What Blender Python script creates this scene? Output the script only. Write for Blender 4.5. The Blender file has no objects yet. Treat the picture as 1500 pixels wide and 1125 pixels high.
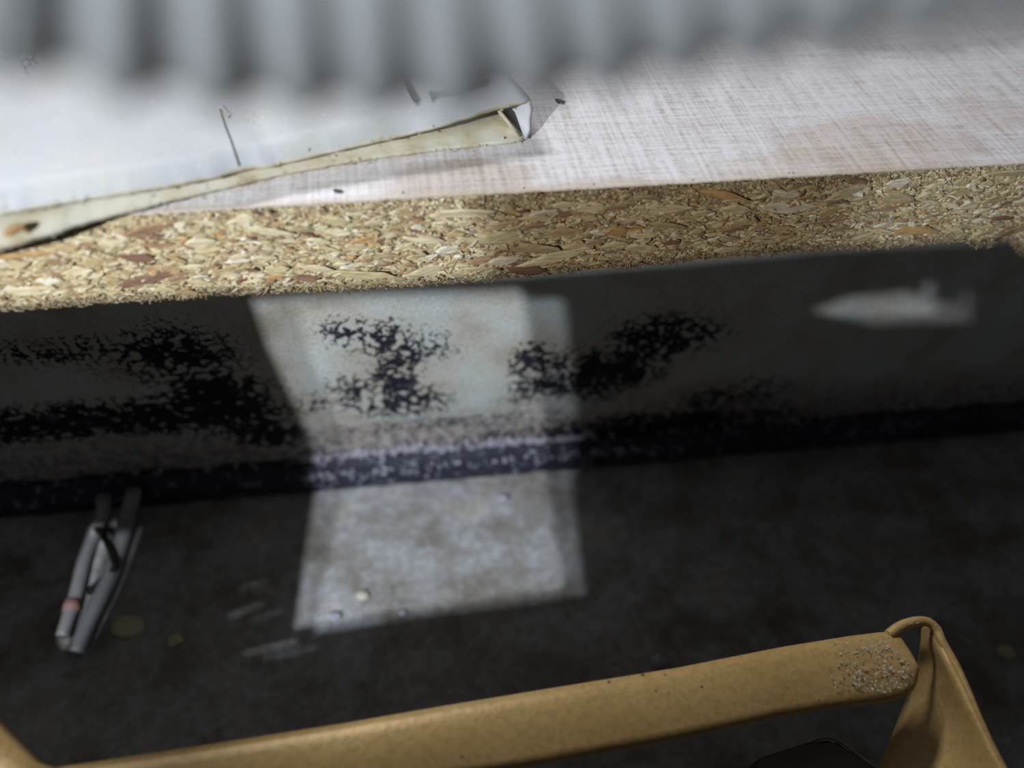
import bpy, bmesh, math, random
from mathutils import Vector, Matrix, noise
from mathutils.geometry import tessellate_polygon

random.seed(7)
S = bpy.context.scene
COL = S.collection

# ------------------------------------------------------------------ camera
F = 1100.0                       # focal length in pixels of the 1500 px wide frame
PITCH, ROLL = math.radians(50), math.radians(5)
CAM = Vector((0, 0, 0.0732))
fwd = Vector((0, math.cos(PITCH), -math.sin(PITCH)))
R0 = Vector((1, 0, 0)); U0 = R0.cross(fwd)
RX = R0*math.cos(ROLL) + U0*math.sin(ROLL)
UX = -R0*math.sin(ROLL) + U0*math.cos(ROLL)
cd = bpy.data.cameras.new('camera')
cam = bpy.data.objects.new('camera', cd); COL.objects.link(cam)
m = Matrix((RX, UX, -fwd)).transposed().to_4x4(); m.translation = CAM
cam.matrix_world = m
cd.sensor_width = 8.18; cd.lens = 8.18*F/1500
cd.clip_start = 0.002; cd.clip_end = 20
cd.dof.use_dof = True; cd.dof.focus_distance = 0.138; cd.dof.aperture_fstop = 1.6
S.camera = cam

# ------------------------------------------------------------------ world and lamps
w = bpy.data.worlds.new('world'); S.world = w; w.use_nodes = True
bg = w.node_tree.nodes['Background']
bg.inputs[0].default_value = (0.85, 0.92, 1.0, 1); bg.inputs[1].default_value = 0.006

def spot_point(name, loc, power, radius, color):
    l = bpy.data.lights.new(name, 'POINT'); l.energy = power; l.shadow_soft_size = radius; l.color = color
    o = bpy.data.objects.new(name, l); COL.objects.link(o); o.location = loc; return o

L1 = Vector((-0.080, -0.070, 0.094))
L2 = L1 + Vector((-0.0030, 0.0, 0.0007))
spot_point('torch_led', L1, 1.38, 0.00060, (0.93, 0.97, 1.0))
spot_point('torch_led', L2, 0.80, 0.00060, (0.90, 0.95, 1.0))

al = bpy.data.lights.new('ceiling_lamp', 'AREA'); al.shape = 'RECTANGLE'; al.size = 0.22; al.size_y = 0.08
al.energy = 2.2; al.color = (0.95, 0.97, 1.0)
ao = bpy.data.objects.new('ceiling_lamp', al); COL.objects.link(ao); ao.location = (-0.26, 0.43, 0.40)
ao.rotation_euler = (Vector((0.02, 0.12, 0)) - ao.location).to_track_quat('-Z', 'Y').to_euler()

S.view_settings.view_transform = 'Standard'; S.view_settings.look = 'None'
S.view_settings.gamma = 1; S.view_settings.use_curve_mapping = False
S.view_settings.exposure = 0.0

# ------------------------------------------------------------------ geometry helpers
def ray(px, py):
    return RX*((px-750)/F) + UX*((562.5-py)/F) + fwd
def at_z(px, py, z):
    v = ray(px, py); return CAM + v*((z-CAM.z)/v.z)
def at_d(px, py, d):
    return CAM + ray(px, py).normalized()*d
def on_plane(px, py, p, n):
    v = ray(px, py); return CAM + v*(((p-CAM).dot(n))/v.dot(n))
def lerp_pts(pts, x):
    if x <= pts[0][0]: a, b = pts[0], pts[1]
    elif x >= pts[-1][0]: a, b = pts[-2], pts[-1]
    else:
        for a, b in zip(pts, pts[1:]):
            if a[0] <= x <= b[0]: break
    t = (x-a[0])/(b[0]-a[0]); return a[1] + (b[1]-a[1])*t

class Frame:                      # a vertical plane: u along it, w behind it, z up
    def __init__(s, a, b):
        s.o = Vector((a.x, a.y, 0)); d = Vector((b.x-a.x, b.y-a.y, 0)).normalized()
        s.u = d; s.w = Vector((-d.y, d.x, 0)); s.yaw = math.atan2(d.y, d.x)
    def P(s, u, w, z): return s.o + s.u*u + s.w*w + Vector((0, 0, z))
    def px(s, x, y, w=0):         # pixel -> (u, z)
        p = on_plane(x, y, s.o + s.w*w, s.w) - s.o
        return p.dot(s.u), p.z
E_ = Frame(at_z(267, 307, 0), at_z(1500, 238, 0))           # cut edge of the shelf
HF = -0.103                                                # floor level
K_ = Frame(at_z(0, 757, HF), at_z(1500, 629, HF))           # face of the kickboard
LEN = (at_z(1500, 238, 0)-at_z(267, 307, 0)).length

def link(name, me, mat=None, parent=None):
    o = bpy.data.objects.new(name, me); COL.objects.link(o)
    if mat and not me.materials: me.materials.append(mat)
    if parent: o.parent = parent
    return o
def mesh(name, verts, faces, mat=None, parent=None, smooth=False):
    me = bpy.data.meshes.new(name); me.from_pydata([tuple(v) for v in verts], [], faces); me.update()
    if smooth:
        for p in me.polygons: p.use_smooth = True
    return link(name, me, mat, parent)
def bmobj(name, bm, mat, parent=None, smooth=False):
    bmesh.ops.recalc_face_normals(bm, faces=bm.faces)
    me = bpy.data.meshes.new(name); bm.to_mesh(me); bm.free()
    if smooth:
        for p in me.polygons: p.use_smooth = True
    return link(name, me, mat, parent)
def tag(o, label, cat, group=None, kind=None):
    o['label'] = label; o['category'] = cat
    if group: o['group'] = group
    if kind: o['kind'] = kind
    return o
def empty(name, loc):
    o = bpy.data.objects.new(name, None); COL.objects.link(o); o.location = loc
    o.empty_display_size = 0.01; bpy.context.view_layer.update(); return o
def adopt(root, o):               # parent keeping the world position
    o.parent = root; o.matrix_parent_inverse = Matrix.Translation(-root.location); return o
def sheet(name, rows, thick, mat, parent=None, smooth=True, bev=0):
    """rows of points -> a surface given a real thickness"""
    n = len(rows[0]); V = [p for r in rows for p in r]
    Fc = [(i*n+j, i*n+j+1, (i+1)*n+j+1, (i+1)*n+j) for i in range(len(rows)-1) for j in range(n-1)]
    o = mesh(name, V, Fc, mat, parent, smooth)
    s = o.modifiers.new('s', 'SOLIDIFY'); s.thickness = thick; s.offset = 0
    return o
def tube(name, pts, rad, mat, parent=None, sides=10, caps=True):
    V, Fc = [], []; n = len(pts)
    for i, p in enumerate(pts):
        t = (pts[min(i+1, n-1)] - pts[max(i-1, 0)]).normalized()
        a = t.cross(Vector((0, 0, 1)));
        if a.length < 1e-3: a = t.cross(Vector((1, 0, 0)))
        a.normalize(); b = t.cross(a)
        r = rad(i/(n-1)) if callable(rad) else rad
        for k in range(sides):
            an = 2*math.pi*k/sides; V.append(p + a*math.cos(an)*r + b*math.sin(an)*r)
    for i in range(n-1):
        for k in range(sides):
            k2 = (k+1) % sides; Fc.append((i*sides+k, i*sides+k2, (i+1)*sides+k2, (i+1)*sides+k))
    if caps:
        Fc.append(tuple(range(sides))[::-1]); Fc.append(tuple((n-1)*sides+k for k in range(sides)))
    return mesh(name, V, Fc, mat, parent, True)
def spline(ctrl, n):
    out = []; c = [ctrl[0]*2-ctrl[1]] + list(ctrl) + [ctrl[-1]*2-ctrl[-2]]
    seg = len(ctrl)-1
    for i in range(seg*n+1):
        k = min(i//n, seg-1); t = i/n-k; a, b, d, e = c[k:k+4]
        out.append(0.5*((b*2)+(d-a)*t+(a*2-b*5+d*4-e)*t*t+(b*3-a-d*3+e)*t**3))
    return out

# ------------------------------------------------------------------ material helpers
class NT:
    def __init__(s, name):
        s.m = bpy.data.materials.new(name); s.m.use_nodes = True; s.t = s.m.node_tree
        s.b = s.t.nodes['Principled BSDF']
    def n(s, typ, **kw):
        o = s.t.nodes.new(typ)
        for k, v in kw.items():
            if hasattr(o, k): setattr(o, k, v)
        return o
    def link(s, a, b): s.t.links.new(a, b)
    def pos(s, yaw=0, origin=(0, 0, 0)):     # world position turned into a plane's own frame (metres)
        g = s.n('ShaderNodeNewGeometry'); sub = s.n('ShaderNodeVectorMath', operation='SUBTRACT')
        s.link(g.outputs['Position'], sub.inputs[0]); sub.inputs[1].default_value = origin
        r = s.n('ShaderNodeVectorRotate', rotation_type='Z_AXIS'); r.inputs['Angle'].default_value = -yaw
        s.link(sub.outputs[0], r.inputs['Vector']); return r.outputs[0]
    def map(s, v, scale=(1, 1, 1), loc=(0, 0, 0), rot=(0, 0, 0)):
        o = s.n('ShaderNodeMapping'); s.link(v, o.inputs[0])
        o.inputs['Scale'].default_value = scale; o.inputs['Location'].default_value = loc
        o.inputs['Rotation'].default_value = rot; return o.outputs[0]
    def noise(s, v, scale, detail=4, rough=.5, dist=0, out=0):
        o = s.n('ShaderNodeTexNoise'); s.link(v, o.inputs['Vector'])
        o.inputs['Scale'].default_value = scale; o.inputs['Detail'].default_value = detail
        o.inputs['Roughness'].default_value = rough; o.inputs['Distortion'].default_value = dist
        return o.outputs[out]
    def rng(s, x, a, b, c=0, d=1, smooth=True):
        o = s.n('ShaderNodeMapRange'); o.interpolation_type = 'SMOOTHSTEP' if smooth else 'LINEAR'
        s.link(x, o.inputs[0])
        for i, v in enumerate((a, b, c, d)): o.inputs[1+i].default_value = v
        return o.outputs[0]
    def math(s, op, a, b=None):
        o = s.n('ShaderNodeMath', operation=op)
        for i, v in enumerate((a, b)):
            if v is None: continue
            if isinstance(v, (int, float)): o.inputs[i].default_value = v
            else: s.link(v, o.inputs[i])
        return o.outputs[0]
    def mix(s, fac, a, b, mode='MIX'):
        o = s.n('ShaderNodeMix', data_type='RGBA'); o.blend_type = mode
        for i, v in ((0, fac), (6, a), (7, b)):
            if isinstance(v, (int, float)): o.inputs[i].default_value = v
            elif isinstance(v, tuple): o.inputs[i].default_value = (*v[:3], 1)
            else: s.link(v, o.inputs[i])
        return o.outputs[2]
    def ramp(s, x, stops, interp='LINEAR'):
        o = s.n('ShaderNodeValToRGB'); s.link(x, o.inputs[0]); r = o.color_ramp; r.interpolation = interp
        while len(r.elements) < len(stops): r.elements.new(0.5)
        for e, (p, c) in zip(r.elements, stops): e.position = p; e.color = (*c, 1)
        return o.outputs[0]
    def blob(s, v, c, r, edge=(1.0, 0.3)):   # 1 inside an ellipse, fading to 0 at its rim
        mp = s.map(v, tuple(1/k for k in r), tuple(-a/k for a, k in zip(c, r)))
        o = s.n('ShaderNodeVectorMath', operation='LENGTH'); s.link(mp, o.inputs[0])
        return s.rng(o.outputs['Value'], edge[0], edge[1], 0, 1)
    def bump(s, h, strength=.5, dist=.001, normal=None):
        o = s.n('ShaderNodeBump'); s.link(h, o.inputs['Height'])
        o.inputs['Strength'].default_value = strength; o.inputs['Distance'].default_value = dist
        if normal: s.link(normal, o.inputs['Normal'])
        s.link(o.outputs[0], s.b.inputs['Normal']); return o.outputs[0]
    def out(s, color=None, rough=.8, metal=0, spec=.3):
        if isinstance(color, tuple): s.b.inputs['Base Color'].default_value = (*color, 1)
        elif color is not None: s.link(color, s.b.inputs['Base Color'])
        if isinstance(rough, (int, float)): s.b.inputs['Roughness'].default_value = rough
        else: s.link(rough, s.b.inputs['Roughness'])
        s.b.inputs['Metallic'].default_value = metal
        s.b.inputs['Specular IOR Level'].default_value = spec
        return s.m
def plain(name, c, rough=.8, var=.15, scale=400, metal=0, spec=.3):
    t = NT(name); v = t.pos(); f = t.noise(v, scale, 4)
    return t.out(t.mix(f, tuple(k*(1-var) for k in c), tuple(min(1, k*(1+var)) for k in c)), rough, metal, spec)
def rgb(r, g, b):                 # sRGB bytes -> linear
    return tuple((c/255/12.92 if c/255 <= .04045 else ((c/255+.055)/1.055)**2.4) for c in (r, g, b))

eo = tuple(E_.o); ko = tuple(K_.o)

# --- linen laminate
t = NT('linen_laminate'); v = t.pos(E_.yaw, eo)
wv = t.noise(v, 12, 2, out=1)
vd = t.n('ShaderNodeVectorMath', operation='MULTIPLY_ADD'); t.link(wv, vd.inputs[0]); vd.inputs[1].default_value = (.002, .002, 0); t.link(v, vd.inputs[2]); v2 = vd.outputs[0]
warp = t.noise(t.map(v2, (1150, 55, 1)), 1, 3, .6)      # threads running away from the viewer
weft = t.noise(t.map(v2, (60, 1300, 1)), 1, 3, .6)      # threads running along the edge
fine = t.noise(t.map(v2, (900, 1100, 1)), 1, 2, .5)
big = t.noise(v, 45, 4, .6)
wide = t.noise(t.map(v2, (330, 22, 1)), 1, 2, .5)
wide2 = t.noise(t.map(v2, (18, 420, 1)), 1, 2, .5)
prod = t.math('MULTIPLY', t.rng(warp, .40, .66), 1.0)
s1 = t.math('ADD', t.math('MULTIPLY', warp, .42), t.math('MULTIPLY', weft, .30))
s1 = t.math('ADD', s1, t.math('MULTIPLY', fine, .22))
s1 = t.math('ADD', s1, t.math('MULTIPLY', big, .10))
s1 = t.math('ADD', s1, t.math('MULTIPLY', t.math('ADD', wide, wide2), .10))
c = t.ramp(s1, [(.42, rgb(168, 150, 142)), (.51, rgb(200, 190, 186)), (.57, rgb(216, 210, 210)), (.68, rgb(236, 233, 236))])
vs = lambda x, y: (lambda p: ((p-E_.o).dot(E_.u), (p-E_.o).dot(E_.w), 0))(at_z(x, y, 0))
jn = t.noise(v, 120, 5, .6)
def stain(cx, cy, ru, rw, amt, colr, c):
    k = t.blob(v, vs(cx, cy), (ru, rw, 10), (1.0, .1))
    k = t.math('MULTIPLY', t.rng(t.math('ADD', k, t.math('MULTIPLY', t.math('SUBTRACT', jn, .5), .9)), .15, .6), amt)
    return t.mix(k, c, colr, 'MULTIPLY')
c = stain(680, 268, .020, .011, .60, (.62, .52, .42), c)
c = stain(860, 285, .022, .007, .45, (.72, .62, .50), c)
c = stain(1300, 215, .030, .016, .55, (.80, .70, .60), c)
c = stain(1450, 165, .014, .010, .45, (.80, .70, .62), c)
c = stain(1180, 245, .030, .008, .45, (.86, .78, .66), c)
fray = t.blob(v, (0, 0, 0), (10, .0016, 10), (1, .2))
c = t.mix(t.math('MULTIPLY', fray, .35), c, rgb(200, 180, 140))
t.bump(s1, .25, .0003); M_lam = t.out(c, .55, 0, .35)

# --- particle board colours
CH = [(0, rgb(208, 194, 156)), (.14, rgb(222, 212, 180)), (.28, rgb(190, 170, 130)), (.40, rgb(214, 204, 170)), (.50, rgb(168, 140, 112)), (.58, rgb(204, 192, 152)),
      (.68, rgb(180, 166, 132)), (.76, rgb(232, 228, 212)), (.84, rgb(200, 166, 116)), (.89, rgb(140, 110, 94)), (.93, rgb(218, 208, 176))]
def shade_wet_mask(t, v):  # cast shadow painted into the edge colour, mixed with some damp staining
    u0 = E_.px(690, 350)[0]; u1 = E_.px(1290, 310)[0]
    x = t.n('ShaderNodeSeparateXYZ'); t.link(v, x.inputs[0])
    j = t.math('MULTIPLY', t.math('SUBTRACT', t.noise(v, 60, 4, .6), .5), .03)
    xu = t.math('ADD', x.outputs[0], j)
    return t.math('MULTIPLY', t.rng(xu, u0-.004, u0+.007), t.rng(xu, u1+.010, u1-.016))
def chip_mat(name, source):
    t = NT(name); v = t.pos(E_.yaw, eo)
    if source == 'object': r = t.n('ShaderNodeObjectInfo').outputs['Random']
    else: r = t.n('ShaderNodeNewGeometry').outputs['Random Per Island']
    c = t.ramp(r, CH, 'CONSTANT')
    fib = t.noise(t.map(v, (380, 600, 2900)), 1, 4, .7)
    c = t.mix(t.rng(fib, .38, .62, .60, 0), c, (.58, .46, .34), 'MULTIPLY')
    c = t.mix(t.math('MULTIPLY', shade_wet_mask(t, v), .95), c, (.42, .36, .28), 'MULTIPLY')
    t.bump(fib, .5, .0003)
    return t.out(c, .8, 0, .25)
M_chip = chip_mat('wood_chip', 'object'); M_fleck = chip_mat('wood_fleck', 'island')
t = NT('particle_core'); v = t.pos(E_.yaw, eo)
a = t.noise(t.map(v, (420, 500, 1500)), 1, 5, .65)
b = t.n('ShaderNodeTexVoronoi'); t.link(t.map(v, (330, 300, 1200)), b.inputs['Vector']); b.inputs['Scale'].default_value = 1
c = t.ramp(a, [(.30, rgb(84, 68, 52)), (.44, rgb(156, 138, 106)), (.54, rgb(196, 182, 142)), (.72, rgb(222, 210, 174))])
c = t.mix(.35, c, t.ramp(t.math('MULTIPLY', b.outputs['Color'], 1.0), CH, 'LINEAR'))
c = t.mix(t.math('MULTIPLY', shade_wet_mask(t, v), .95), c, (.40, .34, .27), 'MULTIPLY')
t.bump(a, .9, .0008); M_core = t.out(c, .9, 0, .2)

# --- mouldy kickboard
t = NT('mouldy_kickboard'); v = t.pos(K_.yaw, ko)
def kp(x, y): u, z = K_.px(x, y); return (u, 0, z)
vf = t.map(v, (1, 0, 1))
n1 = t.noise(vf, 60, 5, .6); n2 = t.noise(vf, 300, 2, .5, .2); n3 = t.noise(vf, 1100, 3, .6)
base = t.ramp(n1, [(.25, rgb(164, 160, 148)), (.45, rgb(200, 201, 196)), (.60, rgb(204, 213, 216)), (.80, rgb(220, 220, 217))])
base = t.mix(t.rng(n3, .35, .7, 0, .35), base, rgb(150, 140, 124))
spec = [((505, 500), .010, .008, .75), ((560, 520), .013, .012, .85), ((585, 545), .009, .014, 1.0), ((525, 590), .010, .011, .85), ((610, 600), .013, .010, .95), ((560, 610), .020, .008, .8),
        ((640, 530), .010, .010, .6), ((700, 632), .040, .006, .55), ((785, 545), .009, .011, 1.1), ((830, 545), .009, .010, .9), ((800, 580), .012, .007, 1.0), ((770, 600), .010, .005, .7),
        ((900, 560), .020, .016, 1.15), ((980, 510), .022, .014, .95), ((325, 605), .019, .018, 1.25), ((250, 540), .024, .014, .95), ((385, 650), .012, .010, 1.2), ((575, 575), .011, .012, .95), ((600, 640), .030, .005, .7),
        ((90, 530), .030, .008, .8), ((1060, 600), .03, .014, .8), ((170, 632), .06, .010, 1.3), ((960, 640), .06, .010, 1.2), ((60, 650), .05, .006, .9)]
tot = None
for (cx, cy), ru, rz, amt in spec:
    cc = kp(cx, cy); k = t.math('MULTIPLY', t.blob(vf, cc, (ru*1.45, 1, rz*1.35), (1, .0)), amt)
    tot = k if tot is None else t.math('MAXIMUM', tot, k)
vein = t.math('MULTIPLY', t.math('ABSOLUTE', t.math('SUBTRACT', n2, .5)), -1.6)
fld = t.math('ADD', t.math('ADD', t.math('MULTIPLY', n1, .35), vein), t.math('MULTIPLY', n3, .45))
th = t.math('ADD', fld, t.math('MULTIPLY', tot, .36))
mold = t.math('MULTIPLY', t.rng(th, .49, .63), t.rng(tot, .04, .35))
base = t.mix(t.math('MULTIPLY', tot, .35), base, rgb(150, 132, 108))
xz = t.n('ShaderNodeSeparateXYZ'); t.link(v, xz.inputs[0])
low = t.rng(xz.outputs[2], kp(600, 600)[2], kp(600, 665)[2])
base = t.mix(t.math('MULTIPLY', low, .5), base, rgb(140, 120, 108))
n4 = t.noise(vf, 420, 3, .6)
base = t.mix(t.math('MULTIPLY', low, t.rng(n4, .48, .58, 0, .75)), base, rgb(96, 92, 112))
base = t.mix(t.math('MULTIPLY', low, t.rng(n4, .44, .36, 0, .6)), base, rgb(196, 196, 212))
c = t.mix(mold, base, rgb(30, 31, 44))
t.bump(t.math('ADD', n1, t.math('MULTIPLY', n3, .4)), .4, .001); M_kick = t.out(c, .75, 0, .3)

# --- black base seal with pale mineral specks
t = NT('black_rubber_seal'); v = t.pos()
n1 = t.noise(v, 360, 4, .7); n2 = t.noise(v, 90, 3, .6)
c = t.mix(t.math('MULTIPLY', t.rng(n1, .53, .70), t.rng(n2, .40, .60, .15, 1)), rgb(46, 48, 66), rgb(170, 172, 196))
t.bump(n1, .6, .001); M_seal = t.out(c, .6, 0, .4)
M_crust = plain('mineral_crust', rgb(176, 174, 190), .7, .35, 500)

# --- concrete floor
t = NT('concrete_floor'); v = t.pos(K_.yaw, ko)
n1 = t.noise(v, 70, 6, .62); n2 = t.noise(v, 420, 5, .65); n3 = t.noise(t.map(v, (1, 2.5, 1)), 26, 3, .5)
c = t.ramp(n1, [(.32, rgb(134, 132, 130)), (.45, rgb(168, 170, 172)), (.56, rgb(190, 195, 204)), (.75, rgb(204, 198, 186))])
c = t.mix(t.rng(n2, .42, .62, .35, 0), c, rgb(126, 112, 94))
c = t.mix(t.rng(n2, .64, .72, 0, .7), c, rgb(200, 204, 214))
c = t.mix(t.rng(n3, .45, .6, 0, .3), c, rgb(120, 104, 84))
t.bump(n2, .6, .001); M_floor = t.out(c, .85, 0, .3)

# --- gold enamelled steel
t = NT('gold_painted_steel'); v = t.pos()
n1 = t.noise(v, 900, 3, .6); n2 = t.noise(v, 70, 4, .6)
vo = t.n('ShaderNodeTexVoronoi'); t.link(v, vo.inputs['Vector']); vo.inputs['Scale'].default_value = 380
vo2 = t.n('ShaderNodeTexNoise'); t.link(v, vo2.inputs['Vector']); vo2.inputs['Scale'].default_value = 55
pit = t.math('MULTIPLY', t.rng(vo.outputs['Distance'], .16, .07), t.rng(vo2.outputs[0], .52, .60))
c = t.mix(n2, rgb(188, 152, 92), rgb(216, 182, 122))
c = t.mix(t.rng(n1, .4, .65, 0, .35), c, rgb(156, 128, 80))
c = t.mix(t.math('MULTIPLY', pit, .85), c, rgb(60, 50, 38))
t.bump(n1, .25, .0003); M_gold = t.out(c, .45, .15, .5)

# --- hose, card and small stuff
t = NT('grey_hose_plastic'); v = t.pos(); n1 = t.noise(v, 60, 3)
M_hose = t.out(t.mix(n1, rgb(100, 102, 103), rgb(118, 121, 124)), .34, 0, .6)
t = NT('white_card'); v = t.pos(); n1 = t.noise(v, 45, 4, .6); n2 = t.noise(v, 700, 4, .7)
c = t.ramp(n1, [(.3, rgb(184, 184, 176)), (.5, rgb(192, 194, 200)), (.7, rgb(202, 202, 198))])
c = t.mix(t.rng(n2, .60, .70, 0, .35), c, rgb(236, 236, 230)); c = t.mix(t.rng(n2, .36, .28, 0, .5), c, rgb(120, 112, 96))
t.bump(n2, .15, .0003); M_card = t.out(c, .5, 0, .4)
t = NT('raw_card_inside'); v = t.pos(); n1 = t.noise(v, 160, 5, .65)
c = t.ramp(n1, [(.3, rgb(158, 144, 112)), (.45, rgb(188, 180, 156)), (.62, rgb(200, 197, 184))])
M_raw = t.out(c, .85, 0, .2)
M_ink = plain('grey_ink', rgb(96, 94, 92), .7, .1)
M_faint = plain('faint_ink', rgb(150, 148, 140), .7, .1)
M_black = plain('black_plastic', rgb(34, 32, 30), .5, .2)
M_pellet = plain('dark_pellet', rgb(62, 60, 68), .7, .25, 1500)
M_grit = plain('pale_grit', rgb(206, 204, 190), .8, .15, 900)
M_tan = plain('tan_chip', rgb(214, 210, 176), .8, .2, 500)
M_cable = plain('grey_cable_sheath', rgb(150, 152, 156), .4, .12, 300, 0, .5)
M_pink = plain('pink_sleeve', rgb(170, 130, 124), .5, .1)
M_dark = plain('dark_card', rgb(60, 58, 56), .9, .1)
M_side = plain('grey_melamine', rgb(90, 88, 86), .7, .08, 30)

# ================================================================== the setting
def slab(name, P, mat, thick):    # P: four corners, extruded down by thick
    bm = bmesh.new(); T = [bm.verts.new(p) for p in P]; B = [bm.verts.new(p - Vector((0, 0, thick))) for p in P]
    bm.faces.new(T); bm.faces.new(B[::-1])
    for i in range(4): bm.faces.new((T[i], B[i], B[(i+1) % 4], T[(i+1) % 4]))
    o = bmobj(name, bm, mat); return o
fl = slab('floor', [Vector((-.5, -.45, HF)), Vector((.5, -.45, HF)), Vector((.5, .55, HF)), Vector((-.5, .55, HF))], M_floor, .02)
fl['kind'] = 'structure'

# ================================================================== kickboard
kick = empty('kickboard', K_.P(0.1, 0, HF))
tag(kick, 'pale upright kickboard under the shelf, blotched with black mould along its foot', 'kickboard')
U0_, U1_ = -.25, .42
nu, nz = 268, 24
ktop = -.0215
rows = []
for j in range(nz+1):
    z = HF + .001 + (ktop-HF-.001)*j/nz
    rows.append([K_.P(U0_+(U1_-U0_)*i/nu, .0035 + noise.noise(Vector((i*.12, j*.35, 3)))*.0005, z) for i in range(nu+1)])
bm = bmesh.new(); G = [[bm.verts.new(p) for p in r] for r in rows]
for j in range(nz):
    for i in range(nu): bm.faces.new((G[j][i], G[j][i+1], G[j+1][i+1], G[j+1][i]))
B = [[bm.verts.new(r[k] + K_.w*.012) for k in range(nu+1)] for r in (rows[0], rows[-1])]
for i in range(nu):
    bm.faces.new((G[-1][i], G[-1][i+1], B[1][i+1], B[1][i])); bm.faces.new((B[0][i], B[0][i+1], G[0][i+1], G[0][i])); bm.faces.new((B[1][i], B[1][i+1], B[0][i+1], B[0][i]))
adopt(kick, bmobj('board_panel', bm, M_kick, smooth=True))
# bottom seal: a lumpy black strip between board and floor
st = [(440, 668), (600, 650), (740, 628), (860, 608)]
def seal_h(u): return .0100 + .0012*noise.noise(Vector((u*90, 0, 0)))
prof = [(0.0035, 1.0), (0.0022, .98), (.0008, .86), (-.0002, .66), (-.0008, .40), (-.0006, .16), (-.0002, 0.0)]
rows = []
for w_, h in prof:
    rows.append([K_.P(U0_+(U1_-U0_)*i/400, w_ + .0006*noise.noise(Vector((i*.35, h*6, 0))), HF + max(h, .0)*seal_h(U0_+(U1_-U0_)*i/400)) for i in range(401)])
o = sheet('rubber_seal', rows, .0006, M_seal); adopt(kick, o); o['label'] = 'lumpy black seal strip along the foot'
# mineral crust along the top of the seal
def crumb_bm(bm, c, r, sq=(1, 1, 1)):
    ret = bmesh.ops.create_icosphere(bm, subdivisions=1, radius=1)
    q = Matrix.Rotation(random.random()*6.28, 3, Vector((random.random()-.5, random.random()-.5, random.random()-.5)).normalized())
    for vv in ret['verts']:
        p = vv.co * (1+random.uniform(-.25, .25)); p = Vector((p.x*sq[0], p.y*sq[1], p.z*sq[2]))*r; vv.co = q @ p + c
bm = bmesh.new()
uL, uR = K_.px(430, 665)[0], K_.px(880, 610)[0]
for k in range(700):
    if k < 330: u = random.uniform(uL, uR); h = random.gauss(.0112, .0011)+.0010*noise.noise(Vector((u*160, 0, 0)))
    elif k < 430: u = random.uniform(uL-.05, uR+.08); h = random.gauss(.0110, .0012)
    else: u = random.uniform(uL, uR+.02); h = random.uniform(.002, .009)
    r = random.uniform(.0002, .0009) if k < 430 else random.uniform(.0002, .0006)
    crumb_bm(bm, K_.P(u, (.0025 if h > .0088 else -.0006), HF+h), r, (1.5, .7, .7))
o = bmobj('mineral_crust', bm, M_crust); adopt(kick, o); o['kind'] = 'stuff'; o['label'] = 'whitish crumbly crust along the black seal'

# ================================================================== shelf with the cut edge
shelf = empty('cabinet_shelf', E_.P(.1, .1, 0))
tag(shelf, 'cut particleboard cabinet floor with linen-pattern laminate on top, spanning the picture', 'shelf')
botpx = [(-200, 470), (0, 455), (120, 446), (300, 436), (310, 430), (345, 432), (600, 420), (690, 411), (900, 393), (1133, 371), (1333, 360), (1395, 353), (1412, 353),
         (1422, 358), (1434, 366), (1448, 366), (1456, 362), (1458, 343), (1464, 340), (1469, 344), (1472, 354), (1482, 356), (1486, 362), (1500, 380), (1530, 398), (1600, 400)]
bot = sorted(E_.px(x, y) for x, y in botpx)
def bz(u): return max(-.026, min(-.006, lerp_pts(bot, u)))
UA, UB = bot[0][0]-.1, bot[-1][0]+.12
us = []
u = UA
while u < UB:
    us.append(u); u += .0004 if (E_.px(-30, 450)[0] < u < E_.px(1540, 350)[0]) else .004
nr = 22
bm = bmesh.new(); G = []
for j in range(nr+1):
    row = []
    for u in us:
        zb = bz(u) if u < bot[-1][0] else -.018
        if u < bot[0][0]: zb = -.018
        zb += .00022*noise.noise(Vector((u*900, 1, 0))) + .00025*noise.noise(Vector((u*250, 5, 0)))
        z = -.00035 + (zb+.00035)*(j/nr)
        d = .0007*noise.noise(Vector((u*260, z*700, 0))) + .0004*noise.noise(Vector((u*900, z*1800, 4)))
        row.append(bm.verts.new(E_.P(u, .0006 + d*(0 if j == 0 else 1), z)))
    G.append(row)
for j in range(nr):
    for i in range(len(us)-1): bm.faces.new((G[j][i], G[j+1][i], G[j+1][i+1], G[j][i+1]))
back_b = [bm.verts.new(E_.P(u, .006, -.0178)) for u in us]; bb2 = [bm.verts.new(E_.P(u, .35, -.0178)) for u in us]; bt = [bm.verts.new(E_.P(u, .35, -.00035)) for u in us]
for i in range(len(us)-1):
    bm.faces.new((G[-1][i], back_b[i], back_b[i+1], G[-1][i+1])); bm.faces.new((back_b[i], bb2[i], bb2[i+1], back_b[i+1]))
    bm.faces.new((bb2[i], bt[i], bt[i+1], bb2[i+1]))
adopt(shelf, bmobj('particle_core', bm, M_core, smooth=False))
bm = bmesh.new(); A = []; Bv = []
for u in us:
    j = .00025*noise.noise(Vector((u*300, 0, 7))) + .0001*noise.noise(Vector((u*1500, 0, 7)))
    A.append((bm.verts.new(E_.P(u, j-.0002, 0)), bm.verts.new(E_.P(u, j-.0001, -.0004)))); Bv.append(bm.verts.new(E_.P(u, .35, 0)))
for i in range(len(us)-1):
    bm.faces.new((A[i][0], A[i+1][0], Bv[i+1], Bv[i])); bm.faces.new((A[i][1], A[i+1][1], A[i+1][0], A[i][0]))
adopt(shelf, bmobj('laminate_sheet', bm, M_lam))

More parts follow.
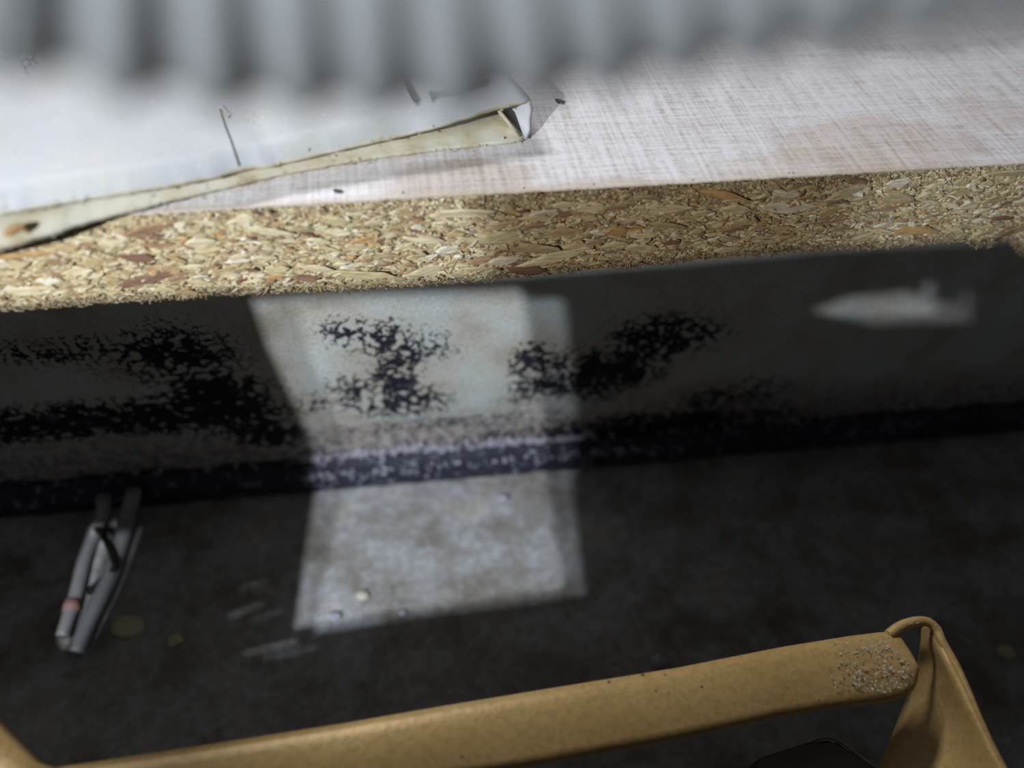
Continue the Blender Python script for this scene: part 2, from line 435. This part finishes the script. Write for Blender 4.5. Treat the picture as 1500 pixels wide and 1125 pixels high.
def flake(n=7, seed=0):           # lens-shaped flake lying in the xz plane, bulging to -y
    rnd = random.Random(seed); bm = bmesh.new(); rim = []; mid = []
    for k in range(n):
        an = 2*math.pi*(k+rnd.uniform(-.25, .25))/n; rr = rnd.uniform(.8, 1.15)
        x = math.cos(an)*rr; z = math.sin(an)*rr*(1-.35*abs(math.cos(an)))
        rim.append(bm.verts.new((x, .35, z))); mid.append(bm.verts.new((x*.78, -.35+rnd.uniform(-.25, .25), z*.72)))
    for k in range(n):
        bm.faces.new((rim[k], rim[(k+1) % n], mid[(k+1) % n], mid[k]))
    bm.faces.new(mid); bmesh.ops.recalc_face_normals(bm, faces=bm.faces)
    me = bpy.data.meshes.new('wood_chip'); bm.to_mesh(me); bm.free(); me.materials.append(M_chip); return me
FL = [flake(random.choice((6, 7, 8)), s) for s in range(14)]
# wood chips one can pick apart, each its own part
u_l, u_r = E_.px(-10, 400)[0], E_.px(1510, 310)[0]
placed = []; tries = 0
while len(placed) < 290 and tries < 9000:
    tries += 1
    u = random.uniform(u_l, u_r); f = random.betavariate(1.7, 1.5)*.82+.10
    z = bz(u)*f
    a_ = random.uniform(.0010, .0032) if random.random() < .72 else random.uniform(.0032, .0075)
    b_ = min(a_*random.uniform(.18, .48), .0015)
    if any(abs(u-q[0]) < (a_+q[2])*.72 and abs(z-q[1]) < (b_+q[3])*.78 for q in placed): continue
    placed.append((u, z, a_, b_))
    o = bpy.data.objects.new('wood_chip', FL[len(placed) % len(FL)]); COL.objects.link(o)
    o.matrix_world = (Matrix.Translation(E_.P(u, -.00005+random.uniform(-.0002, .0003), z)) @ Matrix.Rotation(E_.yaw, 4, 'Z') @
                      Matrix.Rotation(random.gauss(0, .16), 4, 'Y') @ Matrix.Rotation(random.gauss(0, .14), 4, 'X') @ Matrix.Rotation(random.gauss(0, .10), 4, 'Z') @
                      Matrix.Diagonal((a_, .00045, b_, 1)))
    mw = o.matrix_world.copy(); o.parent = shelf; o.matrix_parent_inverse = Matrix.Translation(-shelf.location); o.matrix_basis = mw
# countless finer flecks
V, Fc = [], []
def fleck(c, a, b, dpt, ry, rx, rz):
    M = Matrix.Rotation(E_.yaw, 3, 'Z') @ Matrix.Rotation(ry, 3, 'Y') @ Matrix.Rotation(rx, 3, 'X') @ Matrix.Rotation(rz, 3, 'Z')
    i0 = len(V); n = 5
    for k in range(n):
        an = 2*math.pi*(k+random.uniform(-.3, .3))/n; V.append(c + M @ Vector((math.cos(an)*a, dpt*.5, math.sin(an)*b)))
    for k in range(n):
        an = 2*math.pi*(k+random.uniform(-.3, .3))/n; V.append(c + M @ Vector((math.cos(an)*a*.7, -dpt*.5, math.sin(an)*b*.65)))
    for k in range(n): Fc.append((i0+k, i0+(k+1) % n, i0+n+(k+1) % n, i0+n+k))
    Fc.append(tuple(i0+n+k for k in range(n)))
for k in range(12500):
    u = random.uniform(u_l-.004, u_r+.006)
    q = random.random()
    if q < .24: f = random.uniform(.02, .20); a = random.uniform(.00015, .0005); b = a*random.uniform(.3, .8)
    elif q < .42: f = random.uniform(.86, 1.0); a = random.uniform(.0002, .0008); b = a*random.uniform(.2, .6)
    else: f = random.uniform(.15, .92); a = random.uniform(.0003, .0013); b = a*random.uniform(.18, .55)
    z = bz(u)*f
    fleck(E_.P(u, random.gauss(.0005, .0002), z), a, b, .0003, random.gauss(0, .35), random.gauss(0, .35), random.gauss(0, .35))
for k in range(2600):             # fuzz on the lower and upper arris
    u = random.uniform(u_l-.004, u_r+.006); up = random.random() < .12
    fleck(E_.P(u, random.gauss(.0005, .0004), (-.0004 if up else bz(u)+random.gauss(0.0001, .00016))), random.uniform(.0002, .0009), random.uniform(.00005, .0002), .0002, random.gauss(0, .7), random.gauss(0, .6), random.gauss(0, .6))
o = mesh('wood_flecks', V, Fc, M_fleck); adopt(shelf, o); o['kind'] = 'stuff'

# ================================================================== folded white carton on the shelf
carton = empty('flattened_carton', at_z(400, 250, 0))
tag(carton, 'flattened white cardboard carton with an open end, lying on the shelf at the left', 'carton')
top_px = [(-160, 338), (0, 314), (85, 298), (200, 281), (300, 263), (350, 249), (400, 242), (483, 222), (583, 200), (650, 183), (700, 167), (775, 147)]
bot_px = [(-160, 400), (0, 364), (21, 358), (139, 321), (300, 281), (400, 257), (483, 241), (567, 228), (657, 217), (753, 207), (770, 203)]
def ztop(x): return lerp_pts([(-160, .0085), (0, .0072), (130, .0060), (300, .0042), (400, .0034), (583, .0044), (700, .0058), (775, .0066)], x)
def zbot(x): return lerp_pts([(-160, .0040), (0, .0032), (139, .0022), (300, .0016), (483, .0012), (657, .0008), (770, .0006)], x)
back = (at_z(743, 110, .0066) - at_z(775, 147, .0066)).normalized()
def front(pts, zf, n=90):
    out = []
    for i in range(n+1):
        x = pts[0][0] + (pts[-1][0]-pts[0][0])*i/n; out.append((x, at_z(x, lerp_pts(pts, x), zf(x))))
    return out
def jag(x, s): return .00035*noise.noise(Vector((x*.05, s, 0))) + .00018*noise.noise(Vector((x*.25, s, 1)))
rows = []
ft = front(top_px, ztop)
for k in range(9):
    dd = .16*(k/8)**1.5
    rows.append([p + back*(dd + (jag(x, 1) if k == 0 else 0)) + Vector((0, 0, .0012*math.sin(min(1, dd/.06)*math.pi)*.3)) for x, p in ft])
o = sheet('top_panel', rows, .0007, M_card); adopt(carton, o)
o.data.materials.append(M_raw); o.modifiers['s'].material_offset_rim = 1; o.modifiers['s'].material_offset = 1
o.data.materials[0] = M_card
fb = front(bot_px, zbot); rows = []
for k in range(9):
    dd = .16*(k/8)**1.5; rows.append([p + back*(dd + (jag(x, 4) if k == 0 else 0)) for x, p in fb])
o = sheet('bottom_panel', rows, .0009, M_raw); adopt(carton, o)
pa, pb = ft[-1][1], fb[-1][1]
mid = (pa+pb)/2 + (E_.u*.0003)
rows = []
for q in (pb, pb.lerp(mid, .5)+E_.u*.0004, mid, mid.lerp(pa, .5)+E_.u*.0003, pa):
    rows.append([q + back*(.16*k/10) for k in range(11)])
o = sheet('side_fold', rows, .0008, M_card); adopt(carton, o)
# inner flap seen through the open end
q0, q1 = at_z(735, 168, .0045), at_z(762, 200, .0012)
o = sheet('inner_flap', [[q0, q0+back*.03], [q1, q1+back*.03]], .0005, M_raw); adopt(carton, o)
# torn edge fluff
bm = bmesh.new()
for k in range(260):
    src, pz = random.choice(((ft, 0), (fb, 0), (fb, 0))); x, p = random.choice(src)
    crumb_bm(bm, p + Vector((random.gauss(0, .0004), -.0001+random.gauss(0, .00025), random.gauss(0, .0003))), random.uniform(.00006, .00019), (1.8, .8, .6))
o = bmobj('torn_fibres', bm, M_raw); adopt(carton, o); o['kind'] = 'stuff'
# peeled curl at the far left
pts = spline([at_z(3, 372, .002), at_z(8, 350, .003), at_z(18, 336, .0045), at_z(34, 334, .0045), at_z(44, 342, .003)], 6)
o = tube('peeled_curl', pts, lambda s: .0002+.0003*math.sin(s*math.pi), plain('peeled_brown', rgb(150, 118, 76), .8, .2), sides=8); adopt(carton, o); o['label'] = 'brown peeled curl of card'
# printing
def top_pt(px, py, lift=.00045):
    z = ztop(px) + lift; return at_z(px, py, z)
def stroke(name, pl, wpx, mat, parent, lift=.00050, zf=None):
    bm = bmesh.new(); L, Rr = [], []
    P = [Vector(p) for p in pl]
    for i, p in enumerate(P):
        d = (P[min(i+1, len(P)-1)]-P[max(i-1, 0)]).normalized(); nrm = Vector((-d.y, d.x))
        a, b = p+nrm*wpx/2, p-nrm*wpx/2
        L.append(bm.verts.new(top_pt(a.x, a.y, lift))); Rr.append(bm.verts.new(top_pt(b.x, b.y, lift)))
    for i in range(len(P)-1): bm.faces.new((L[i], L[i+1], Rr[i+1], Rr[i]))
    ex = bmesh.ops.extrude_face_region(bm, geom=bm.faces[:])
    for g in ex['geom']:
        if isinstance(g, bmesh.types.BMVert): g.co.z -= .0001
    o = bmobj(name, bm, mat); adopt(parent, o); return o
lg = .0012
stroke('printed_mark', [(594, 112), (598, 124), (604, 136), (609, 145)], 9, M_ink, carton, lg)
stroke('printed_mark', [(609, 143), (611, 149)], 7, M_ink, carton, lg)
stroke('printed_mark', [(629, 135), (636, 138), (660, 132), (696, 123), (715, 117)], 6, M_ink, carton, lg)
stroke('printed_mark', [(630, 134), (634, 145)], 5, M_ink, carton, lg)
stroke('crease', [(322, 160), (330, 185), (338, 205), (350, 243)], 2.2, M_ink, carton, .0005)
stroke('white_scuff', [(324, 156), (330, 164), (336, 170)], 4, M_grit, carton, .0006)
# faint lettering near the top left corner
for pl in ([(22, 47), (20, 56)], [(22, 47), (30, 47), (30, 52), (22, 52)], [(28, 52), (33, 57)], [(37, 47), (35, 56)], [(41, 48), (52, 46), (44, 56), (55, 54)],
           [(38, 62), (52, 66)], [(44, 58), (40, 72)], [(50, 60), (46, 76)], [(28, 80), (34, 76), (40, 80), (38, 88), (31, 90), (27, 85), (28, 80)], [(42, 76), (52, 84)], [(33, 93), (38, 102)],
           [(2, 74), (8, 78)], [(12, 66), (16, 62)]):
    stroke('faint_lettering', pl, 1.8, M_faint, carton, .0012)

# ================================================================== dark pellets on the shelf
def pellet(px, py, l, wd, ang, label):
    c = at_z(px, py, wd*.55)
    bm = bmesh.new(); bmesh.ops.create_icosphere(bm, subdivisions=2, radius=1)
    for vv in bm.verts:
        p = vv.co; k = 1+.15*noise.noise(p*2.1+Vector((px, 0, 0))); bend = .25*p.x*p.x
        vv.co = Vector((p.x*l*k, (p.y*wd+bend*wd)*k, p.z*wd*.6))
    o = bmobj('dark_pellet', bm, M_pellet, smooth=True); o.location = c; o.rotation_euler = (0, 0, ang)
    tag(o, label, 'pellet', 'dark pellets on the shelf'); return o
pellet(820, 148, .0011, .00045, -.5, 'dark grey pellet on the laminate, right of the open carton end')
pellet(495, 280, .0009, .00035, -.15, 'dark grey pellet near the cut edge, below the carton')
pellet(381, 313, .0006, .00035, -.2, 'small dark speck at the very rim of the shelf, left half')
pellet(590, 282, .0002, .00015, 0, 'tiny dark speck between carton and cut edge')

# ================================================================== corrugated hose across the top
low = [(-300, -70), (-150, -10), (0, 45), (150, 88), (300, 116), (450, 130), (600, 138), (700, 134), (800, 118), (900, 98), (1000, 76), (1110, 50), (1220, 24), (1330, -2), (1450, -34), (1700, -110)]
HD = .043; HR = .0080; off = HR/HD*F
ctrl = []
for i, (x, y) in enumerate(low):
    j = max(0, i-1); k = min(len(low)-1, i+1)
    tx, ty = low[k][0]-low[j][0], low[k][1]-low[j][1]; ln = math.hypot(tx, ty); nx, ny = ty/ln, -tx/ln
    ctrl.append(at_d(x+nx*off, y+ny*off-12, HD))
ctrl = [ctrl[0]+(ctrl[0]-ctrl[1]).normalized()*d for d in (.16, .06)] + ctrl + [ctrl[-1]+(ctrl[-1]-ctrl[-2]).normalized()*d for d in (.05, .12, .22)]
path = spline(ctrl, 60)
# resample evenly
seg = [0]
for a, b in zip(path, path[1:]): seg.append(seg[-1]+(b-a).length)
tot_len = seg[-1]; pitch = .0037; N = int(tot_len/pitch*14); pts = []; k = 0
for i in range(N+1):
    s = tot_len*i/N
    while k < len(seg)-2 and seg[k+1] < s: k += 1
    tt = (s-seg[k])/(seg[k+1]-seg[k]); pts.append(path[k].lerp(path[k+1], tt))
def hr(q):
    ph = math.cos(2*math.pi*(q*tot_len/pitch)); return HR - .00048 + .00048*math.copysign(abs(ph)**.6, ph)
hose = tube('corrugated_hose', pts, hr, M_hose, sides=56)
tag(hose, 'grey corrugated plastic hose crossing the top of the picture, out of focus', 'hose')

# ================================================================== gold painted bracket
br = empty('steel_bracket', at_z(750, 1050, -.058))
tag(br, 'gold painted steel bracket bar with a folded corner, across the bottom of the picture', 'bracket')
ZB = -.052
far = [(60, 1131), (133, 1120), (500, 1063), (643, 1038), (800, 1012), (997, 980), (1147, 950), (1245, 934), (1300, 927), (1317, 933), (1330, 952), (1339, 975)]
near = [(60, 1232), (133, 1220), (500, 1160), (643, 1138), (773, 1119), (990, 1079), (1150, 1044), (1240, 1030), (1297, 1024), (1322, 1018), (1338, 1005), (1341, 985)]
n = 110
def samp(pl, n):
    L = [0]
    for a, b in zip(pl, pl[1:]): L.append(L[-1]+math.hypot(b[0]-a[0], b[1]-a[1]))
    out = []
    for i in range(n+1):
        s = L[-1]*i/n; k = 0
        while k < len(L)-2 and L[k+1] < s: k += 1
        tt = (s-L[k])/(L[k+1]-L[k]); out.append((pl[k][0]+(pl[k+1][0]-pl[k][0])*tt, pl[k][1]+(pl[k+1][1]-pl[k][1])*tt))
    return out
fa, ne = samp(far, n), samp(near, n); rows = []
up = Vector((0, 0, 1))
A_ = [at_z(x, y, ZB) for x, y in fa]; B_ = [at_z(x, y, ZB-.0012) for x, y in ne]
rows.append([a + Vector((0, .0002, -.0060)) for a in A_]); rows.append([a + Vector((0, .0002, -.0012)) for a in A_])
rows.append([a + Vector((0, -.0001, -.0003)) for a in A_])
for k in range(1, 8): rows.append([a.lerp(b, k/8) + up*(.0007*math.sin(math.pi*k/8)) for a, b in zip(A_, B_)])
rows.append([b + up*.0001 for b in B_]); rows.append([b - up*.0009 + Vector((0, .0002, 0)) for b in B_]); rows.append([b - up*.004 + Vector((0, .0012, 0)) for b in B_])
adopt(br, sheet('cross_bar', rows, .0009, M_gold))
# folded rim at the corner
rim = spline([at_z(*p, ZB+dz) for p, dz in (((1302, 930), 0), ((1318, 918), .0004), ((1338, 911), .0008), ((1358, 911), .0008), ((1372, 922), .0006), ((1380, 940), .0004), ((1398, 972), .0002), ((1414, 1006), .0001), ((1432, 1050), 0), ((1454, 1098), 0), ((1482, 1150), 0))], 8)
adopt(br, tube('folded_rim', rim, lambda q: .00092-.0003*q, M_gold, sides=12))
# side arm: lofted sheet running toward the viewer
sec = [((1352, 922), (1358, 918), (1366, 917), (1376, 926), (1380, 938)),
       ((1350, 950), (1360, 945), (1372, 941), (1384, 948), (1390, 958)),
       ((1345, 975), (1362, 972), (1382, 968), (1396, 972), (1402, 980)),
       ((1336, 1008), (1364, 1006), (1398, 1002), (1412, 1006), (1418, 1014)),
       ((1320, 1050), (1372, 1048), (1418, 1044), (1430, 1048), (1437, 1056)),
       ((1300, 1100), (1378, 1096), (1440, 1092), (1453, 1096), (1460, 1104)),
       ((1275, 1160), (1385, 1150), (1466, 1146), (1480, 1150), (1488, 1160)),
       ((1240, 1240), (1395, 1230), (1500, 1222), (1516, 1226), (1525, 1236))]
zs = (-.072, -.062, ZB-.0008, ZB, -.056)
zi = (-.062, -.057, ZB-.0006, ZB, -.055)
ctl = [[at_z(*p, (zi if i < 2 else zs)[k]) for k, p in enumerate(r)] for i, r in enumerate(sec)]
cols = [spline([r[k] for r in ctl], 5) for k in range(5)]
rows = [spline([cols[k][i] for k in range(5)], 4) for i in range(len(cols[0]))]
adopt(br, sheet('side_arm', rows, .0008, M_gold))
# left arm
q = [at_z(96, 1134, ZB), at_z(40, 1118, ZB), at_z(0, 1077, ZB), at_z(-60, 1020, ZB+.001)]
adopt(br, sheet('left_arm', [[p + Vector((.0004, .0004, -.004)) for p in q], [p for p in q], [p + Vector((-.008, -.008, .0002)) for p in q], [p + Vector((-.0085, -.0085, -.003)) for p in q]], .0009, M_gold))
# white spatter near the corner
bm = bmesh.new()
for k in range(620):
    x = random.uniform(1215, 1338)**1; y = random.uniform(930, 1020)
    if random.random() > (x-1205)/90: continue
    if not (1215 < x < 1338): continue
    lo_, hi_ = lerp_pts([(1215, 942), (1300, 932), (1338, 975)], x), lerp_pts([(1215, 1010), (1300, 1015), (1338, 1000)], x)
    if not lo_ < y < hi_: continue
    c = at_z(x, y, ZB + .0006*math.sin(math.pi*(y-lo_)/(hi_-lo_)) + .0004)
    crumb_bm(bm, c, random.uniform(.00007, .00020), (1.7, .8, .4))
for k in range(70):
    i = random.randrange(44); crumb_bm(bm, rim[i]+Vector((random.gauss(0, .0003), random.gauss(0, .0003), .0007)), random.uniform(.00006, .00013))
o = bmobj('white_spatter', bm, M_grit); adopt(br, o); o['kind'] = 'stuff'; o['label'] = 'white paint spatter near the folded corner'

# black moulded part under the bar
bp = empty('black_cover', at_z(1230, 1110, -.085))
tag(bp, 'black plastic cover with a raised seam below the gold bar, lower right', 'cover')
P4 = [at_z(1110, 1110, -.078), at_z(1180, 1088, -.078), at_z(1222, 1082, -.078), at_z(1290, 1130, -.078), at_z(1400, 1200, -.078), at_z(1130, 1260, -.078)]
bm = bmesh.new(); T = [bm.verts.new(p) for p in P4]; B = [bm.verts.new(Vector((p.x, p.y, HF+.0002))) for p in P4]
bm.faces.new(T)
for i in range(len(P4)): bm.faces.new((T[i], B[i], B[(i+1) % len(P4)], T[(i+1) % len(P4)]))
bmesh.ops.bevel(bm, geom=[e for e in bm.edges], offset=.0008, segments=2, affect='EDGES')
adopt(bp, bmobj('cover_body', bm, M_black))
adopt(bp, tube('raised_seam', spline([P4[1], P4[2], P4[3], P4[4]], 5), .0003, plain('seam_grey', rgb(70, 66, 58), .5, .1), sides=6))

# ================================================================== cables on the floor at the left
def cable(name, pl, r, label, parts=()):
    pts = spline([at_z(x, y, HF + r + h) for x, y, h in pl], 8)
    c = tube(name, pts, r, M_cable, sides=12)
    tag(c, label, 'cable', 'grey cables on the floor'); return c
def fpath(pl): return pl
ca = cable('grey_cable', [(152, 728, .010), (150, 752, .004), (136, 785, 0), (122, 825, 0), (113, 865, 0), (102, 900, 0), (92, 932, 0)], .0016, 'thinner grey cable with a pink sleeve, left of the pair on the dark floor')
cb = cable('grey_cable', [(196, 720, .010), (188, 752, .003), (178, 795, 0), (165, 838, 0), (146, 878, .0006), (128, 915, .0003), (112, 956, 0)], .0019, 'thicker grey cable, right of the pair on the dark floor')
o = tube('pink_sleeve', [at_z(107, 880, HF+.0017), at_z(103, 896, HF+.0017)], .0019, M_pink, sides=12); o.parent = ca
loop = spline([at_z(137, 768, HF+.003), at_z(155, 790, HF+.004), at_z(166, 815, HF+.004), at_z(168, 832, HF+.0035), at_z(150, 850, HF+.002), at_z(128, 868, HF+.001)], 8)
o = tube('thin_wire_loop', loop, .0009, M_black, sides=8); tag(o, 'thin black wire looped between the two grey cables', 'wire')

# ================================================================== grit on the floor and bits on the kickboard foot
def stone(name, px, py, r, mat, label, sq=(1, .8, .5), cat='chip', grp='grit and chips on the floor'):
    c = at_z(px, py, HF + r*sq[2]*.7)
    bm = bmesh.new(); bmesh.ops.create_icosphere(bm, subdivisions=2, radius=r)
    for vv in bm.verts:
        k = 1+.30*noise.noise(vv.co/r*1.4+Vector((px*.1, py*.1, 0))); vv.co = Vector((vv.co.x*sq[0]*k, vv.co.y*sq[1]*k, vv.co.z*sq[2]*k))
    o = bmobj(name, bm, mat, smooth=True); o.location = c; tag(o, label, cat, grp); return o
stone('pale_crumb', 531, 872, .0016, M_grit, 'pale crumb inside the lit patch, near its lower edge')
stone('pale_crumb', 492, 902, .0015, M_crust, 'bluish pale crumb at the lower left of the lit patch')
stone('pale_crumb', 590, 898, .0011, M_crust, 'small pale crumb on the lower rim of the lit patch')
stone('pale_crumb', 738, 729, .0016, M_crust, 'pale crumb on the lit floor just below the black seal')
stone('pale_crumb', 966, 968, .0020, M_crust, 'pale crumb in the dark just above the gold bar')
stone('tan_chip', 187, 918, .0036, M_tan, 'flat tan chip on the dark floor, right of the grey cables', (1.1, .8, .3))
stone('tan_chip', 257, 938, .0018, M_tan, 'small brown chip on the dark floor, right of the flat tan one', (1, .8, .4))
stone('pale_crumb', 1474, 955, .0022, M_tan, 'pale crumb at the right edge, beside the bracket corner')

# ================================================================== what stands outside the picture
for nm, x in (('wall_left', -.40), ('wall_right', .40)):
    o = slab(nm, [Vector((x-.01, -.40, .30)), Vector((x+.01, -.40, .30)), Vector((x+.01, .50, .30)), Vector((x-.01, .50, .30))], M_side, .30-HF); o['kind'] = 'structure'
o = slab('wall_back', [Vector((-.40, .50, .30)), Vector((.40, .50, .30)), Vector((.40, .52, .30)), Vector((-.40, .52, .30))], M_side, .30-HF); o['kind'] = 'structure'

# added unseen gobo behind the viewpoint; its openings shape the torch light
YP = -.020
def thru(T, L=L1):
    k = (YP-L.y)/(T.y-L.y); p = L + (T-L)*k; return Vector((p.x, p.z))
def Kp(x, y, w_=0.002): return on_plane(x, y, K_.o+K_.w*w_, K_.w)
def Fp(x, y): return at_z(x, y, HF)
topedge = []
for x, y in botpx[1:]:
    u, z = E_.px(x, y); topedge.append(thru(E_.P(u, 0, z+.0012)))
topedge = sorted(topedge, key=lambda p: p.x)
a0 = topedge[0]; a1 = topedge[-1]
sl = (topedge[3].y-a0.y)/(topedge[3].x-a0.x)
outer = [Vector((-.20, a0.y+sl*(-.20-a0.x)))] + topedge + [Vector((.12, a1.y-.002)), Vector((.12, -.100)), Vector((-.20, -.100))]
holes = [
    [thru(Kp(*p)) for p in ((362, 436), (480, 428), (600, 424), (758, 420), (775, 520), (790, 608))] +
    [thru(Fp(*p)) for p in ((800, 690), (812, 780), (828, 862), (700, 880), (560, 898), (432, 920), (445, 830), (462, 722))] +
    [thru(Kp(*p)) for p in ((448, 640), (425, 590), (385, 510))],
    [thru(Kp(*p)) for p in ((1175, 455), (1230, 433), (1290, 426), (1325, 422), (1342, 434), (1348, 410), (1362, 408), (1366, 462), (1290, 462), (1230, 466))],
]
for pl in (((352, 854), (396, 847), (396, 854), (354, 861)), ((334, 896), (388, 878), (390, 885), (337, 903)), ((363, 925), (408, 917), (409, 923), (365, 931)), ((356, 950), (436, 933), (437, 941), (359, 958)),
           ((60, 607), (70, 606), (73, 616), (65, 617))):
    f = Fp if pl[0][1] > 760 else Kp
    holes.append([thru(f(*p)) for p in pl])
holes.append([thru(Fp(*p)) for p in ((146, 760), (172, 758), (142, 850), (98, 950), (86, 940), (110, 850))])
loops = [[Vector((p.x, p.y, 0)) for p in outer]] + [[Vector((p.x, p.y, 0)) for p in h] for h in holes]
tri = tessellate_polygon(loops); flat = [p for l in loops for p in l]
bm = bmesh.new(); vs_ = [bm.verts.new((p.x, YP, p.y)) for p in flat]
for a, b, c_ in tri:
    try: bm.faces.new((vs_[a], vs_[b], vs_[c_]))
    except ValueError: pass
ex = bmesh.ops.extrude_face_region(bm, geom=bm.faces[:])
for g in ex['geom']:
    if isinstance(g, bmesh.types.BMVert): g.co.y -= .0004
o = bmobj('gobo_sheet', bm, M_dark); tag(o, 'added dark gobo sheet behind the viewpoint, openings cut to shape the torch light', 'sheet')
